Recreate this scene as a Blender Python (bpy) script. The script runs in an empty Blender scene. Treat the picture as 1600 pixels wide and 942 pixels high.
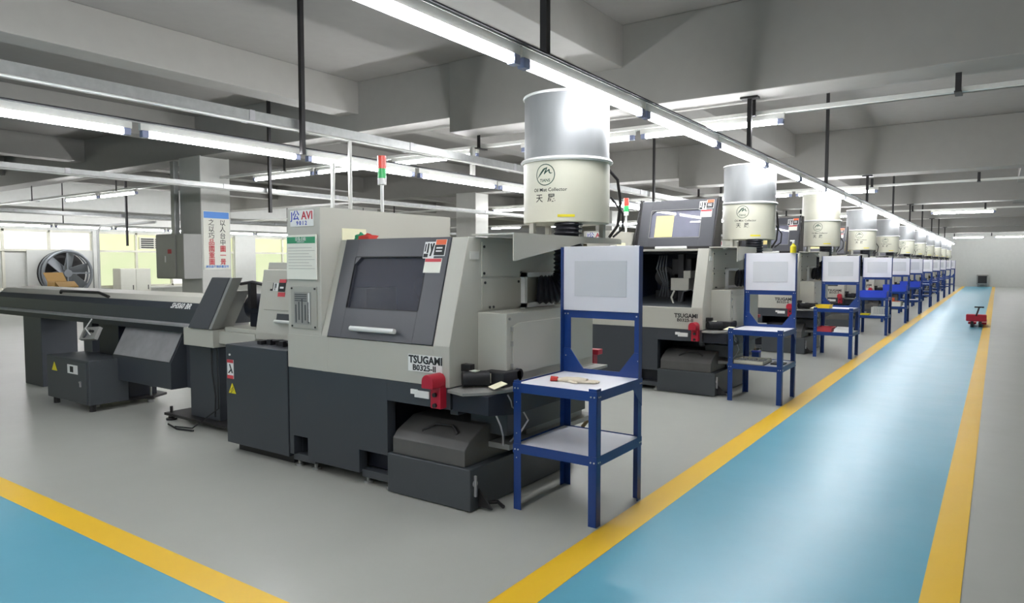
import bpy, bmesh, math, random
from mathutils import Vector, Matrix
random.seed(7)
scene = bpy.context.scene
col = scene.collection

# ------------------------------------------------------------------ camera, world, exposure
CAM_F, CAM_H = 1090.0, 1.5
YAW = math.atan(758 / CAM_F)
PITCH = math.atan(61 / CAM_F)
cam = bpy.data.cameras.new('camera')
cam_ob = bpy.data.objects.new('camera', cam)
col.objects.link(cam_ob)
cam_ob.location = (0, 0, CAM_H)
cam_ob.rotation_euler = (math.pi / 2 - PITCH, 0, YAW)
cam.sensor_width = 36
cam.lens = CAM_F / 1600 * 36
cam.clip_start = 0.05
cam.clip_end = 300
scene.camera = cam_ob

world = bpy.data.worlds.new('world')
scene.world = world
world.use_nodes = True
world.node_tree.nodes['Background'].inputs[0].default_value = (0.75, 0.8, 0.85, 1)
world.node_tree.nodes['Background'].inputs[1].default_value = 0.25

scene.view_settings.view_transform = 'Standard'
scene.view_settings.look = 'None'
scene.view_settings.gamma = 1
scene.view_settings.use_curve_mapping = False
scene.view_settings.exposure = 1.13
TUBE_POWER = 34.0
WINDOW_POWER = 0.62

# ------------------------------------------------------------------ materials
def lin(c):
    return tuple(((v / 255) / 12.92 if v / 255 <= .04045 else ((v / 255 + .055) / 1.055) ** 2.4) for v in c)

def mat(name, rgb, rough=.5, metal=0., bump=0., bscale=60., var=.06, vscale=6., spec=.5, coat=0., aniso=None):
    m = bpy.data.materials.new(name)
    m.use_nodes = True
    nt = m.node_tree
    b = nt.nodes['Principled BSDF']
    c = lin(rgb)
    b.inputs['Roughness'].default_value = rough
    b.inputs['Metallic'].default_value = metal
    b.inputs['Specular IOR Level'].default_value = spec
    b.inputs['Coat Weight'].default_value = coat
    tc = nt.nodes.new('ShaderNodeTexCoord')
    n = nt.nodes.new('ShaderNodeTexNoise')
    n.inputs['Scale'].default_value = vscale
    n.inputs['Detail'].default_value = 4
    vec = tc.outputs['Object']
    if aniso:
        mp = nt.nodes.new('ShaderNodeMapping')
        mp.inputs['Scale'].default_value = aniso
        nt.links.new(vec, mp.inputs[0]); vec = mp.outputs[0]
    nt.links.new(vec, n.inputs['Vector'])
    mx = nt.nodes.new('ShaderNodeMix'); mx.data_type = 'RGBA'
    mx.inputs[6].default_value = (*[max(0, v * (1 - var)) for v in c], 1)
    mx.inputs[7].default_value = (*[min(1, v * (1 + var)) for v in c], 1)
    nt.links.new(n.outputs['Fac'], mx.inputs[0])
    nt.links.new(mx.outputs[2], b.inputs['Base Color'])
    if bump:
        n2 = nt.nodes.new('ShaderNodeTexNoise'); n2.inputs['Scale'].default_value = bscale
        nt.links.new(vec, n2.inputs['Vector'])
        bp = nt.nodes.new('ShaderNodeBump'); bp.inputs['Strength'].default_value = bump
        bp.inputs['Distance'].default_value = .01
        nt.links.new(n2.outputs['Fac'], bp.inputs['Height'])
        nt.links.new(bp.outputs[0], b.inputs['Normal'])
    return m

def emit(name, rgb, power, node=False):
    m = bpy.data.materials.new(name); m.use_nodes = True
    nt = m.node_tree; nt.nodes.clear()
    e = nt.nodes.new('ShaderNodeEmission'); o = nt.nodes.new('ShaderNodeOutputMaterial')
    e.inputs[0].default_value = (*lin(rgb), 1); e.inputs[1].default_value = power
    nt.links.new(e.outputs[0], o.inputs[0])
    if node:
        tc = nt.nodes.new('ShaderNodeTexCoord'); n = nt.nodes.new('ShaderNodeTexNoise')
        n.inputs['Scale'].default_value = 1.3
        mx = nt.nodes.new('ShaderNodeMix'); mx.data_type = 'RGBA'
        c = lin(rgb)
        mx.inputs[6].default_value = (*c, 1)
        mx.inputs[7].default_value = (c[0] * .82, c[1] * .95, c[2] * .8, 1)
        nt.links.new(tc.outputs['Object'], n.inputs['Vector'])
        nt.links.new(n.outputs['Fac'], mx.inputs[0]); nt.links.new(mx.outputs[2], e.inputs[0])
    return m

def floor_mat(name, rgb, rough=.22, var=.07):
    """self-levelling epoxy: gently wavy gloss, scuffs and a few dark specks"""
    m = bpy.data.materials.new(name); m.use_nodes = True
    nt = m.node_tree; b = nt.nodes['Principled BSDF']; c = lin(rgb)
    tc = nt.nodes.new('ShaderNodeTexCoord')
    N = lambda s, d=3: nt.nodes.new('ShaderNodeTexNoise')
    n = N(0, 0); n.inputs['Scale'].default_value = 1.1; n.inputs['Detail'].default_value = 5
    mx = nt.nodes.new('ShaderNodeMix'); mx.data_type = 'RGBA'
    mx.inputs[6].default_value = (*[v * (1 - var) for v in c], 1)
    mx.inputs[7].default_value = (*[min(1, v * (1 + var)) for v in c], 1)
    nt.links.new(tc.outputs['Object'], n.inputs['Vector']); nt.links.new(n.outputs['Fac'], mx.inputs[0])
    nt.links.new(mx.outputs[2], b.inputs['Base Color'])
    # roughness scuffs
    r = N(0, 0); r.inputs['Scale'].default_value = 2.5; r.inputs['Detail'].default_value = 6
    nt.links.new(tc.outputs['Object'], r.inputs['Vector'])
    mr = nt.nodes.new('ShaderNodeMapRange')
    mr.inputs[3].default_value = rough * .95; mr.inputs[4].default_value = rough * 1.15
    nt.links.new(r.outputs['Fac'], mr.inputs[0]); nt.links.new(mr.outputs[0], b.inputs['Roughness'])
    w = N(0, 0); w.inputs['Scale'].default_value = 1.6; w.inputs['Detail'].default_value = 2
    w2 = N(0, 0); w2.inputs['Scale'].default_value = 14; w2.inputs['Detail'].default_value = 2
    for q in (w, w2): nt.links.new(tc.outputs['Object'], q.inputs['Vector'])
    b1 = nt.nodes.new('ShaderNodeBump'); b1.inputs['Strength'].default_value = .35; b1.inputs['Distance'].default_value = .02
    b2 = nt.nodes.new('ShaderNodeBump'); b2.inputs['Strength'].default_value = .1; b2.inputs['Distance'].default_value = .004
    nt.links.new(w.outputs['Fac'], b1.inputs['Height']); nt.links.new(w2.outputs['Fac'], b2.inputs['Height'])
    nt.links.new(b1.outputs[0], b2.inputs['Normal']); nt.links.new(b2.outputs[0], b.inputs['Normal'])
    return m

def glass_mat(name, tint, opacity):
    m = bpy.data.materials.new(name); m.use_nodes = True
    nt = m.node_tree; nt.nodes.clear()
    o = nt.nodes.new('ShaderNodeOutputMaterial'); t = nt.nodes.new('ShaderNodeBsdfTransparent')
    g = nt.nodes.new('ShaderNodeBsdfPrincipled')
    g.inputs['Base Color'].default_value = (*lin(tint), 1); g.inputs['Roughness'].default_value = .4; g.inputs['Specular IOR Level'].default_value = .3
    mx = nt.nodes.new('ShaderNodeMixShader')
    n = nt.nodes.new('ShaderNodeTexNoise'); n.inputs['Scale'].default_value = 5; n.inputs['Detail'].default_value = 6
    tc = nt.nodes.new('ShaderNodeTexCoord'); nt.links.new(tc.outputs['Object'], n.inputs['Vector'])
    mr = nt.nodes.new('ShaderNodeMapRange'); mr.inputs[3].default_value = opacity - .12; mr.inputs[4].default_value = opacity + .12
    nt.links.new(n.outputs['Fac'], mr.inputs[0]); nt.links.new(mr.outputs[0], mx.inputs[0])
    nt.links.new(t.outputs[0], mx.inputs[1]); nt.links.new(g.outputs[0], mx.inputs[2]); nt.links.new(mx.outputs[0], o.inputs[0])
    return m

M = dict(
    floor=floor_mat('grey_epoxy', (170, 172, 165), .305),
    blue=floor_mat('blue_epoxy', (94, 164, 186), .305),
    yellow=floor_mat('yellow_epoxy', (236, 190, 38), .36, .04),
    wall=mat('wall_paint', (196, 197, 192), .7),
    ceil=mat('ceiling_paint', (140, 137, 133), .75, bump=.05, bscale=30),
    beam=mat('beam_paint', (146, 144, 139), .7, bump=.05, bscale=25),
    column=mat('column_paint', (196, 196, 190), .5),
    winframe=mat('aluminium_frame', (206, 204, 190), .45),
    pane_y=emit('lit_pane_yellow', (246, 246, 196), WINDOW_POWER, True),
    pane_w=emit('lit_pane_white', (252, 252, 244), WINDOW_POWER * 1.25),
    pane_g=emit('lit_pane_green', (238, 240, 204), WINDOW_POWER * .8, True),
    tube=emit('tube_glow', (250, 251, 255), TUBE_POWER),
    lampwhite=mat('lamp_housing', (214, 214, 208), .4),
    socket=mat('lamp_socket', (150, 158, 188), .25, .3),
    galv=mat('galvanised_steel', (168, 170, 168), .38, .65, bump=.08, bscale=40, var=.22, vscale=14),
    black=mat('black_steel', (34, 32, 33), .5),
    beige=mat('machine_beige', (181, 180, 170), .42, var=.03),
    beige2=mat('machine_beige_dull', (164, 163, 154), .45, var=.03),
    dark=mat('machine_charcoal', (58, 62, 68), .42, var=.06, vscale=3),
    dark2=mat('charcoal_panel', (66, 70, 74), .45, var=.1, vscale=4),
    lid=mat('lid_dusty', (86, 85, 83), .45, var=.16, vscale=9),
    door=mat('door_charcoal', (78, 79, 84), .42, var=.05),
    navy2=mat('frame_navy', (24, 28, 40), .45),
    navy=mat('inner_navy', (30, 38, 64), .4),
    rubber=mat('rubber', (26, 26, 30), .55),
    duct=mat('duct_plastic', (30, 31, 38), .42),
    white=mat('white_paint', (226, 227, 224), .4, var=.02),
    paper=mat('paper', (226, 226, 214), .7, var=.04),
    ppaper=mat('paper_yellowish', (236, 232, 200), .7),
    green=mat('sticker_green', (40, 142, 98), .5),
    red=mat('red_plastic', (178, 30, 52), .38),
    redsheet=mat('sticker_red', (196, 66, 74), .5),
    orange=mat('sticker_orange', (226, 104, 62), .5),
    skyblue=mat('poster_blue', (86, 140, 214), .5),
    ink=mat('ink_black', (24, 26, 28), .5),
    inkblue=mat('ink_blue', (36, 58, 168), .5),
    inkred=mat('ink_red', (186, 28, 50), .5),
    inkgreen=mat('ink_green', (18, 62, 52), .5),
    warn=mat('warning_yellow', (222, 208, 40), .5),
    station=mat('station_blue', (24, 60, 128), .36, var=.05),
    board=mat('white_board', (224, 224, 230), .38, var=.02),
    sleeve=mat('plastic_sleeve', (206, 208, 212), .25, var=.03),
    steelmat=mat('bare_steel', (178, 178, 180), .38, .45, var=.3, vscale=7, bump=.1, bscale=12),
    screw=mat('screw_steel', (205, 205, 208), .3, .7),
    cream=mat('drum_cream', (200, 199, 182), .42, var=.09, vscale=3),
    drum=mat('drum_galvanised', (126, 128, 129), .48, .3, var=.16, vscale=4, aniso=(3, 3, .5), bump=.04, bscale=6),
    panelgrey=mat('box_grey', (150, 150, 146), .4, .2),
    card=mat('cardboard', (176, 138, 76), .75),
    glovecloth=mat('cotton_glove', (222, 212, 190), .9, bump=.4, bscale=200),
    glovered=mat('glove_red', (190, 60, 52), .85),
    bluebin=mat('bin_blue', (46, 78, 206), .4),
    yellowbox=mat('box_yellow', (238, 206, 40), .45),
    amber=mat('amber_reflection', (240, 218, 146), .5),  # colour of the yellow reflection put into the raised door windows
    lampred=mat('beacon_red', (226, 70, 50), .25),
    lampgreen=mat('beacon_green', (40, 190, 100), .25),
    brown=mat('hose_brown', (140, 120, 86), .5),
    fangrey=mat('fan_grey', (120, 124, 128), .4, .4),
    window=glass_mat('door_window', (74, 77, 90), .45),
    window2=glass_mat('door_window_pale', (128, 130, 146), .8),
)

# ------------------------------------------------------------------ geometry helpers
BASE = {}
ONE = (Vector((0, 0, 0)), Vector((1, 0, 0)), Vector((0, 1, 0)), Vector((0, 0, 1)))

class MB:
    def __init__(s): s.bm = bmesh.new()
    def _add(s, verts, faces, bev=0, smooth=False, seg=2):
        t = bmesh.new()
        vs = [t.verts.new(v) for v in verts]
        for f in faces:
            fc = t.faces.new([vs[i] for i in f]); fc.smooth = smooth
        bmesh.ops.recalc_face_normals(t, faces=t.faces[:])
        if bev:
            bmesh.ops.bevel(t, geom=t.edges[:], offset=bev, segments=seg, affect='EDGES', profile=.5, clamp_overlap=True)
        me = bpy.data.meshes.new('tmp'); t.to_mesh(me); t.free()
        s.bm.from_mesh(me); bpy.data.meshes.remove(me)
        return s
    def box(s, x0, x1, y0, y1, z0, z1, bev=0, fr=None):
        P = [(x, y, z) for x in (x0, x1) for y in (y0, y1) for z in (z0, z1)]
        if fr:
            o, u, v, n = fr
            P = [o + u * a + v * b + n * c for a, b, c in P]
        F = [(0, 1, 3, 2), (4, 6, 7, 5), (0, 4, 5, 1), (2, 3, 7, 6), (0, 2, 6, 4), (1, 5, 7, 3)]
        return s._add(P, F, bev)
    def prism(s, poly, axis, a0, a1, bev=0, fr=None):
        """poly: 2-D points in the two other axes (order x,y,z), extruded along axis"""
        def P(p, a):
            if axis == 'x': return Vector((a, p[0], p[1]))
            if axis == 'y': return Vector((p[0], a, p[1]))
            return Vector((p[0], p[1], a))
        n = len(poly)
        V = [P(p, a0) for p in poly] + [P(p, a1) for p in poly]
        if fr:
            o, u, v, w = fr
            V = [o + u * q[0] + v * q[1] + w * q[2] for q in V]
        F = [tuple(range(n)), tuple(range(2 * n - 1, n - 1, -1))] + [(i, (i + 1) % n, n + (i + 1) % n, n + i) for i in range(n)]
        return s._add(V, F, bev)
    def tube(s, pts, r, seg=10, cap=True):
        pts = [Vector(p) for p in pts]; k = len(pts)
        rs = r if isinstance(r, (list, tuple)) else [r] * k
        V = []; up = None
        for i, p in enumerate(pts):
            d = (pts[min(i + 1, k - 1)] - pts[max(i - 1, 0)]).normalized()
            if up is None:
                a = Vector((0, 0, 1)) if abs(d.z) < .9 else Vector((1, 0, 0))
                up = (a - d * a.dot(d)).normalized()
            else:
                up = (up - d * up.dot(d)).normalized()
            w = d.cross(up)
            for j in range(seg):
                t = 2 * math.pi * j / seg
                V.append(p + (up * math.cos(t) + w * math.sin(t)) * rs[i])
        t = bmesh.new(); vs = [t.verts.new(v) for v in V]
        for i in range(k - 1):
            for j in range(seg):
                j2 = (j + 1) % seg
                f = t.faces.new([vs[i * seg + j], vs[i * seg + j2], vs[(i + 1) * seg + j2], vs[(i + 1) * seg + j]]); f.smooth = True
        if cap:
            t.faces.new(vs[:seg]); t.faces.new(vs[-seg:])
        bmesh.ops.recalc_face_normals(t, faces=t.faces[:])
        me = bpy.data.meshes.new('tmp'); t.to_mesh(me); t.free(); s.bm.from_mesh(me); bpy.data.meshes.remove(me)
        return s
    def cyl(s, p0, p1, r, seg=16): return s.tube([p0, p1], r, seg)
    def lathe(s, cx, cy, prof, seg=40, sharp=True):
        t = bmesh.new(); rings = []
        for (r, z) in prof:
            rings.append([t.verts.new((cx + r * math.cos(2 * math.pi * j / seg), cy + r * math.sin(2 * math.pi * j / seg), z)) for j in range(seg)] if r > 1e-6 else [t.verts.new((cx, cy, z))])
        for a, b in zip(rings, rings[1:]):
            for j in range(seg):
                j2 = (j + 1) % seg
                if len(a) == 1: f = t.faces.new([a[0], b[j], b[j2]])
                elif len(b) == 1: f = t.faces.new([a[j], a[j2], b[0]])
                else: f = t.faces.new([a[j], a[j2], b[j2], b[j]])
                f.smooth = True
        bmesh.ops.recalc_face_normals(t, faces=t.faces[:])
        me = bpy.data.meshes.new('tmp'); t.to_mesh(me); t.free(); s.bm.from_mesh(me); bpy.data.meshes.remove(me)
        return s
    def build(s, name, m, parent=None, label=None):
        if parent is not None:
            b = base_of(parent)
            for v in s.bm.verts: v.co -= b
        me = bpy.data.meshes.new(name)
        for e in s.bm.edges:
            if len(e.link_faces) == 2 and e.link_faces[0].normal.length and e.calc_face_angle(0) > math.radians(38): e.smooth = False
        s.bm.to_mesh(me); s.bm.free()
        me.materials.append(m)
        o = bpy.data.objects.new(name, me); col.objects.link(o)
        if parent is not None: o.parent = parent
        if label: o['label'] = label
        return o

def base_of(o):
    while o.parent: o = o.parent
    return BASE.get(o.name, Vector((0, 0, 0)))

def thing(name, label, cat, loc, group=None):
    o = bpy.data.objects.new(name, None); col.objects.link(o)
    o.empty_display_size = .1
    o.location = loc; BASE[o.name] = Vector(loc)
    o['label'] = label; o['category'] = cat
    if group: o['group'] = group
    return o

def single(mb, name, m, label, cat, loc, group=None):
    for v in mb.bm.verts: v.co -= Vector(loc)
    o = mb.build(name, m); o.location = loc; BASE[o.name] = Vector(loc)
    o['label'] = label; o['category'] = cat
    if group: o['group'] = group
    return o

def struct(mb, name, m):
    o = mb.build(name, m); o['kind'] = 'structure'; return o

KIDS = {}
def copy_tree(o, parent=None):
    c = o.copy(); col.objects.link(c)
    if parent is not None: c.parent = parent
    for ch in list(o.children): copy_tree(ch, c)
    return c

def dup(o, delta, label, group=None):
    c = copy_tree(o); c.location = Vector(o.location) + Vector(delta)
    BASE[c.name] = Vector(c.location)
    c['label'] = label
    if group: c['group'] = group
    return c

FY = lambda x, y, z: (Vector((x, y, z)), Vector((1, 0, 0)), Vector((0, 0, 1)), Vector((0, -1, 0)))   # a face looking to -Y
FX = lambda x, y, z: (Vector((x, y, z)), Vector((0, 1, 0)), Vector((0, 0, 1)), Vector((1, 0, 0)))    # a face looking to +X

def add_text(mb, s, size, fr, ext=.0006, bold=0., shear=0., sx=1.):
    cu = bpy.data.curves.new('t', 'FONT'); cu.body = s; cu.size = size; cu.align_x = 'CENTER'; cu.align_y = 'CENTER'
    cu.extrude = ext; cu.offset = bold; cu.resolution_u = 2; cu.shear = shear
    ob = bpy.data.objects.new('t', cu); col.objects.link(ob)
    bpy.context.view_layer.update()
    me = bpy.data.meshes.new_from_object(ob.evaluated_get(bpy.context.evaluated_depsgraph_get()))
    if callable(fr):
        for v in me.vertices: v.co = fr(v.co.x * sx, v.co.y, v.co.z)
    else:
        o, u, v_, n = fr
        for v in me.vertices: v.co = o + u * v.co.x * sx + v_ * v.co.y + n * (v.co.z + ext)
    mb.bm.from_mesh(me)
    bpy.data.objects.remove(ob); bpy.data.curves.remove(cu); bpy.data.meshes.remove(me)
    return mb

# ------------------------------------------------------------------ the setting
XL, XR, YN, YF, ZC = -24.5, 5.0, -12.0, 52.0, 4.17
AX0, AX1 = -1.62, -.24          # blue aisle
struct(MB().box(XL - .3, XR + .3, YN - .3, YF + .3, -.2, 0), 'floor', M['floor'])
struct(MB().box(AX0, AX1, YN, YF, 0, .002), 'floor_aisle', M['blue'])
struct(MB().box(XL, AX0 - .18, YN, 1.74, 0, .002), 'floor_cross_aisle', M['blue'])
struct(MB().box(AX0 - .18, AX0, 1.9, YF, 0, .003), 'trim_1', M['yellow'])
struct(MB().box(AX1, AX1 + .15, YN, YF, 0, .003), 'trim_2', M['yellow'])
struct(MB().box(XL, AX0, 1.74, 1.9, 0, .003), 'trim_3', M['yellow'])
struct(MB().box(XL - .3, XR + .3, YN - .3, YF + .3, ZC, ZC + .25), 'ceiling', M['ceil'])
struct(MB().box(XR, XR + .3, YN, YF, 0, ZC), 'wall_right', M['wall'])
struct(MB().box(XL - .3, XR + .3, YN - .3, YN, 0, ZC), 'wall_near', M['wall'])
far = MB().box(XL - .3, XR + .3, YF, YF + .3, 0, ZC)
far.box(XL, XR, YF - .03, YF, 0, .1)
struct(far, 'wall_far', M['wall'])

# main cross beams (run along X, deeper right of the drop) and secondary beams along the aisle
BEAM_Y = [-9.1, -.9, 7.3, 15.5, 23.9, 32.2, 40.5, 48.8]
n = 10
for by in BEAM_Y:
    b = MB().box(-6.1, XR, by, by + .55, 3.24, ZC, .01)
    b.box(XL, -6.1, by + .02, by + .55, 3.44, ZC, .01)
    struct(b, 'trim_%d' % n, M['beam']); n += 1
for bx in (-20.8, -16.49, -12.18, -7.87, -3.56, .75):
    struct(MB().box(bx - .38, bx, YN, YF, 3.7, ZC, .008), 'trim_%d' % n, M['beam']); n += 1
# columns
for i, by in enumerate(BEAM_Y[2:]):
    struct(MB().box(-12.72, -12.02, by + .0, by + .6, 0, 3.46, .015), 'trim_column_%d' % (i + 1), M['column'])

# left wall with lit windows
ZS, ZT, ZH = .66, 1.88, 2.52
BAYS = [(-10.5, -4.2), (-3.5, 3.0), (3.5, 11.0), (11.2, 16.2), (17.1, 22.6), (23.4, 30.6), (31.4, 38.8), (39.6, 47.0)]
w = MB().box(XL - .3, XL, YN, YF, 0, ZS).box(XL - .3, XL, YN, YF, ZH, ZC)
prev = YN
for a, b in BAYS:
    w.box(XL - .3, XL + .12, prev, a, ZS, ZH); prev = b
w.box(XL - .3, XL + .12, prev, YF, ZS, ZH)
struct(w, 'wall_left', M['wall'])
panes = [M['pane_w'], M['pane_y'], M['pane_y'], M['pane_g']]
for i, (a, b) in enumerate(BAYS):
    f = MB()
    f.box(XL - .1, XL + .02, a, b, ZS, ZS + .07).box(XL - .1, XL + .02, a, b, ZH - .07, ZH)
    f.box(XL - .1, XL + .03, a, b, ZT - .035, ZT + .035)
    k = max(2, int(round((b - a) / 1.35)))
    for j in range(k + 1):
        y = a + (b - a) * j / k
        f.box(XL - .1, XL + .02, max(a, y - .035), min(b, y + .035), ZS, ZH)
    o = struct(f, 'window_%d' % (i + 1), M['winframe'])
    for j in range(k):
        y0, y1 = a + (b - a) * j / k + .03, a + (b - a) * (j + 1) / k - .03
        MB().box(XL - .09, XL - .07, y0, y1, ZT, ZH - .04).build('upper_pane', M['pane_w'] if (i == 2 or j % 3 == 2) else M['pane_y'], o)
        MB().box(XL - .09, XL - .07, y0, y1, ZS + .04, ZT).build('lower_pane', M['wall'] if i == 2 else (M['pane_w'] if j % 3 == 2 and i > 2 else M['pane_g']), o)
# window sill and pale curtain box above the windows
struct(MB().box(XL, XL + .16, YN, YF, ZS - .06, ZS, .01), 'trim_30', M['column'])
struct(MB().box(XL, XL + .3, YN, YF, 2.62, 3.1, .01), 'trim_31', M['column'])

# ------------------------------------------------------------------ lamps
def lamp_proto(axis):
    """1.5 m batten, tube hung below, origin at the middle of the tube, running along the axis"""
    if axis == 'y':
        F = (Vector((0, 0, 0)), Vector((0, 1, 0)), Vector((-1, 0, 0)), Vector((0, 0, 1)))
    else:
        F = (Vector((0, 0, 0)), Vector((1, 0, 0)), Vector((0, 1, 0)), Vector((0, 0, 1)))
    L = .815
    t = thing('batten_lamp', 'lamp', 'lamp', (0, 0, 0))
    prof = [(-.018, .03), (-.018, .085), (.018, .085), (.018, .03)]
    h = MB()
    o, u, v, nn = F
    # housing section is in (v, n); extrude along u
    V = [o + u * a + v * p + nn * q for a in (-L, L) for p, q in prof]
    k = len(prof)
    h._add(V, [tuple(range(k)), tuple(range(2 * k - 1, k - 1, -1))] + [(i, (i + 1) % k, k + (i + 1) % k, k + i) for i in range(k)])
    h.build('housing', M['lampwhite'], t)
    MB().tube([o - u * (L - .07), o + u * (L - .07)], .025, 12).build('tube', M['tube'], t)
    for sg in (-1, 1):
        e = MB().box(min(sg * (L - .07), sg * (L - .01)), max(sg * (L - .07), sg * (L - .01)), -.026, .026, -.028, .03, .006, F)
        e.build('socket', M['socket'], t)
    return t

LY = lamp_proto('y'); LX = lamp_proto('x')
used_protos = set()
def place_lamp(P, loc, label, group):
    if P.name in used_protos:
        c = copy_tree(P)
    else:
        used_protos.add(P.name); c = P
    c.location = loc; c['label'] = label; c['group'] = group
    BASE[c.name] = Vector(loc)
    return c

ORD = ['first', 'second', 'third', 'fourth', 'fifth', 'sixth', 'seventh', 'eighth', 'ninth', 'tenth', 'eleventh', 'twelfth',
       'thirteenth', 'fourteenth', 'fifteenth', 'sixteenth', 'seventeenth', 'eighteenth', 'nineteenth', 'twentieth'] + \
      ['twenty-' + q for q in ('first', 'second', 'third', 'fourth', 'fifth', 'sixth', 'seventh', 'eighth', 'ninth')] + ['thirtieth'] + ['thirty-' + q for q in ('first', 'second', 'third', 'fourth', 'fifth')]
R1X, R1Z = -2.2, 2.6
for i in range(35):
    y = 3.23 + 1.65 * (i - .5 - 6)
    lab = ('lit tube lamp beside the blue aisle, %s of its line from near end' % ORD[i])
    place_lamp(LY, (R1X, y, R1Z), lab, 'tube lamps in the line beside the blue aisle')
R2X, R2Z = -5.9, 2.57
for i in range(33):
    y = 3.02 + 1.70 * (i - 5.5)
    if y > 50: break
    place_lamp(LY, (R2X, y, R2Z), 'lit tube lamp under the galvanised tray, %s of its line from near end' % ORD[i], 'tube lamps in the line behind the lathes')
for i in range(12):
    place_lamp(LY, (-22.9, 5 + 1.7 * i, 2.56), 'lit tube lamp close to the window wall, %s from near end' % ORD[i], 'tube lamps beside the windows')
for i, x in enumerate([-17.6, -15.9, -10.2, -8.5, -6.75, -4.4, -2.7]):
    place_lamp(LX, (x, 7.72, 2.98), 'lit crosswise tube lamp under the nearest cross beam, %s from left' % ORD[i], 'tube lamps under the nearest cross beam')
for i, x in enumerate([-19.5, -17.8, -11.2, -9.5, -7.6, -4.6, -2.9]):
    place_lamp(LX, (x, 16.3, 2.98), 'lit crosswise tube lamp under the second cross beam, %s from left' % ORD[i], 'tube lamps under the second cross beam')
for i, x in enumerate([-17.5, -14.5, -11.5, -8.5, -4.2, -.9]):
    place_lamp(LX, (x, 24.7, 2.98), 'lit crosswise tube lamp under the third cross beam, %s from left' % ORD[i], 'tube lamps under the third cross beam')
for i, x in enumerate([-7.0, -4.2, -1.5, .6, 2.4]):  # one tube here is real, the others added to brighten the end wall
    place_lamp(LX, (x, 49.8, 2.98), 'lit crosswise tube lamp in the partly added row near the end wall, %s from left' % ORD[i], 'tube lamps near the end wall, partly added for light')

# rails that carry the lamps along X under the cross beams
for k, (y, nm) in enumerate([(7.72, 'nearest'), (16.3, 'second'), (24.7, 'third'), (49.8, 'last')]):
    t = thing('lamp_rail', 'pale steel rail crossing the hall under the %s cross beam' % nm, 'rail', (-9, y, 3.07), 'rails under the cross beams')
    MB().box(XL + .5, XR - .1, y - .03, y + .03, 3.067, 3.11, .004).build('rail', M['lampwhite'], t)
    MB().tube([(XL + .5, y + .12, 3.09), (XR - .1, y + .12, 3.09)], .014, 8).build('conduit', M['galv'], t)
    for x in (-20.2, -15.9, -10.1, -5.9, -2.2, -.35, 2.6):
        hz = 3.24 if x > -6.1 else 3.44
        MB().box(x - .03, x + .03, y - .09, y + .13, 3.055, 3.068).box(x - .025, x + .025, y - .04, y - .03, 3.055, hz).build('hanger', M['black'], t)

# channels along the lamp lines
for x, z, y1, lab in ((R1X, R1Z, 50.2, 'grey steel channel carrying the lamp line beside the blue aisle'), (R2X, R2Z, 48.8, 'grey steel channel carrying the lamp line under the galvanised tray'), (-22.9, 2.56, 24.7, 'grey steel channel carrying the lamp line beside the windows')):
    t = thing('lamp_channel', lab, 'channel', (x, -7.5, z), 'channels above the lamp lines')
    MB().box(x - .02, x + .02, -7.5, y1, z + .0855, z + .11, .002).build('channel', M['galv'], t)
    MB().tube([(x + .03, -7.5, z + .1), (x + .03, y1, z + .1)], .007, 6).build('cable', M['rubber'], t)
    if x < -20:
        for k in range(6): MB().box(x - .012, x + .012, 1.5 + 4 * k, 1.524 + 4 * k, z + .11, ZC).build('hanger', M['black'], t)
# black posts carrying the long lamp lines
ROW1P = [-4.6, -.6, 3.5, 7.56, 11.6, 15.66, 19.9, 23.98, 28.1, 32.3, 36.3, 40.6]
def post(x, y, z0, z1, lab, grp):
    t = thing('hanging_post', lab, 'post', (x, y, z0), grp)
    MB().box(x - .022, x + .022, y - .022, y + .022, z0, z1 - .012).build('post', M['black'], t)
    MB().box(x - .09, x + .09, y - .05, y + .05, z1 - .02, z1).build('ceiling_plate', M['black'], t)
    return t
for i, y in enumerate(ROW1P):
    onb = any(b <= y <= b + .55 for b in BEAM_Y)
    post(R1X, y, R1Z + .11, 3.24 if onb else ZC, 'black square post of the aisle lamp line, %s from near end' % ORD[i], 'posts of the aisle lamp line')
for i, y in enumerate([-4.1, .25, 4.64, 9.0, 13.4, 17.6, 22.0, 26.3, 30.6]):
    post(R2X + .097, y, R2Z + .02, ZC, 'black square post of the galvanised tray, %s from near end' % ORD[i], 'posts of the tray line')
post(-9.64, 7.05, 2.3, ZC, 'black post hanging beside the column with the wall poster', 'posts left of the lathes')
post(-17.33, 8.6, 1.9, ZC, 'black post hanging in front of the lit windows, left of the column', 'posts left of the lathes')

# cable trays
def tray(x, z, wd, h, y0, y1, lab):
    t = thing('cable_tray', lab, 'cable tray', (x, y0, z), 'cable trays')
    b = MB().box(x - wd / 2, x + wd / 2, y0, y1, z, z + .006).box(x - wd / 2, x - wd / 2 + .005, y0, y1, z, z + h).box(x + wd / 2 - .005, x + wd / 2, y0, y1, z, z + h)
    b.build('channel', M['galv'], t)
    MB().tube([(x + wd / 2 + .02, y0, z - .01), (x + wd / 2 + .02, y1, z - .01)], .012, 6).build('conduit', M['lampwhite'], t)
    for k in range(int((y1 - y0) / 2.2)):
        y = y0 + 1.1 + 2.2 * k
        MB().box(x - wd / 2 - .004, x + wd / 2 + .006, y - .03, y + .03, z - .004, z + h + .004).build('joint_plate', M['steelmat'], t)
    return t
tray(R2X - .02, 2.84, .13, .1, -8, 46, 'galvanised cable tray running above the lamp line behind the lathes')
tray(-9.8, 2.62, .2, .07, -8, 44, 'pale cable tray further left, level with the top of the column')
tray(-17.5, 2.58, .2, .08, -8, 44, 'cable tray furthest left, in front of the lit windows')
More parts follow.
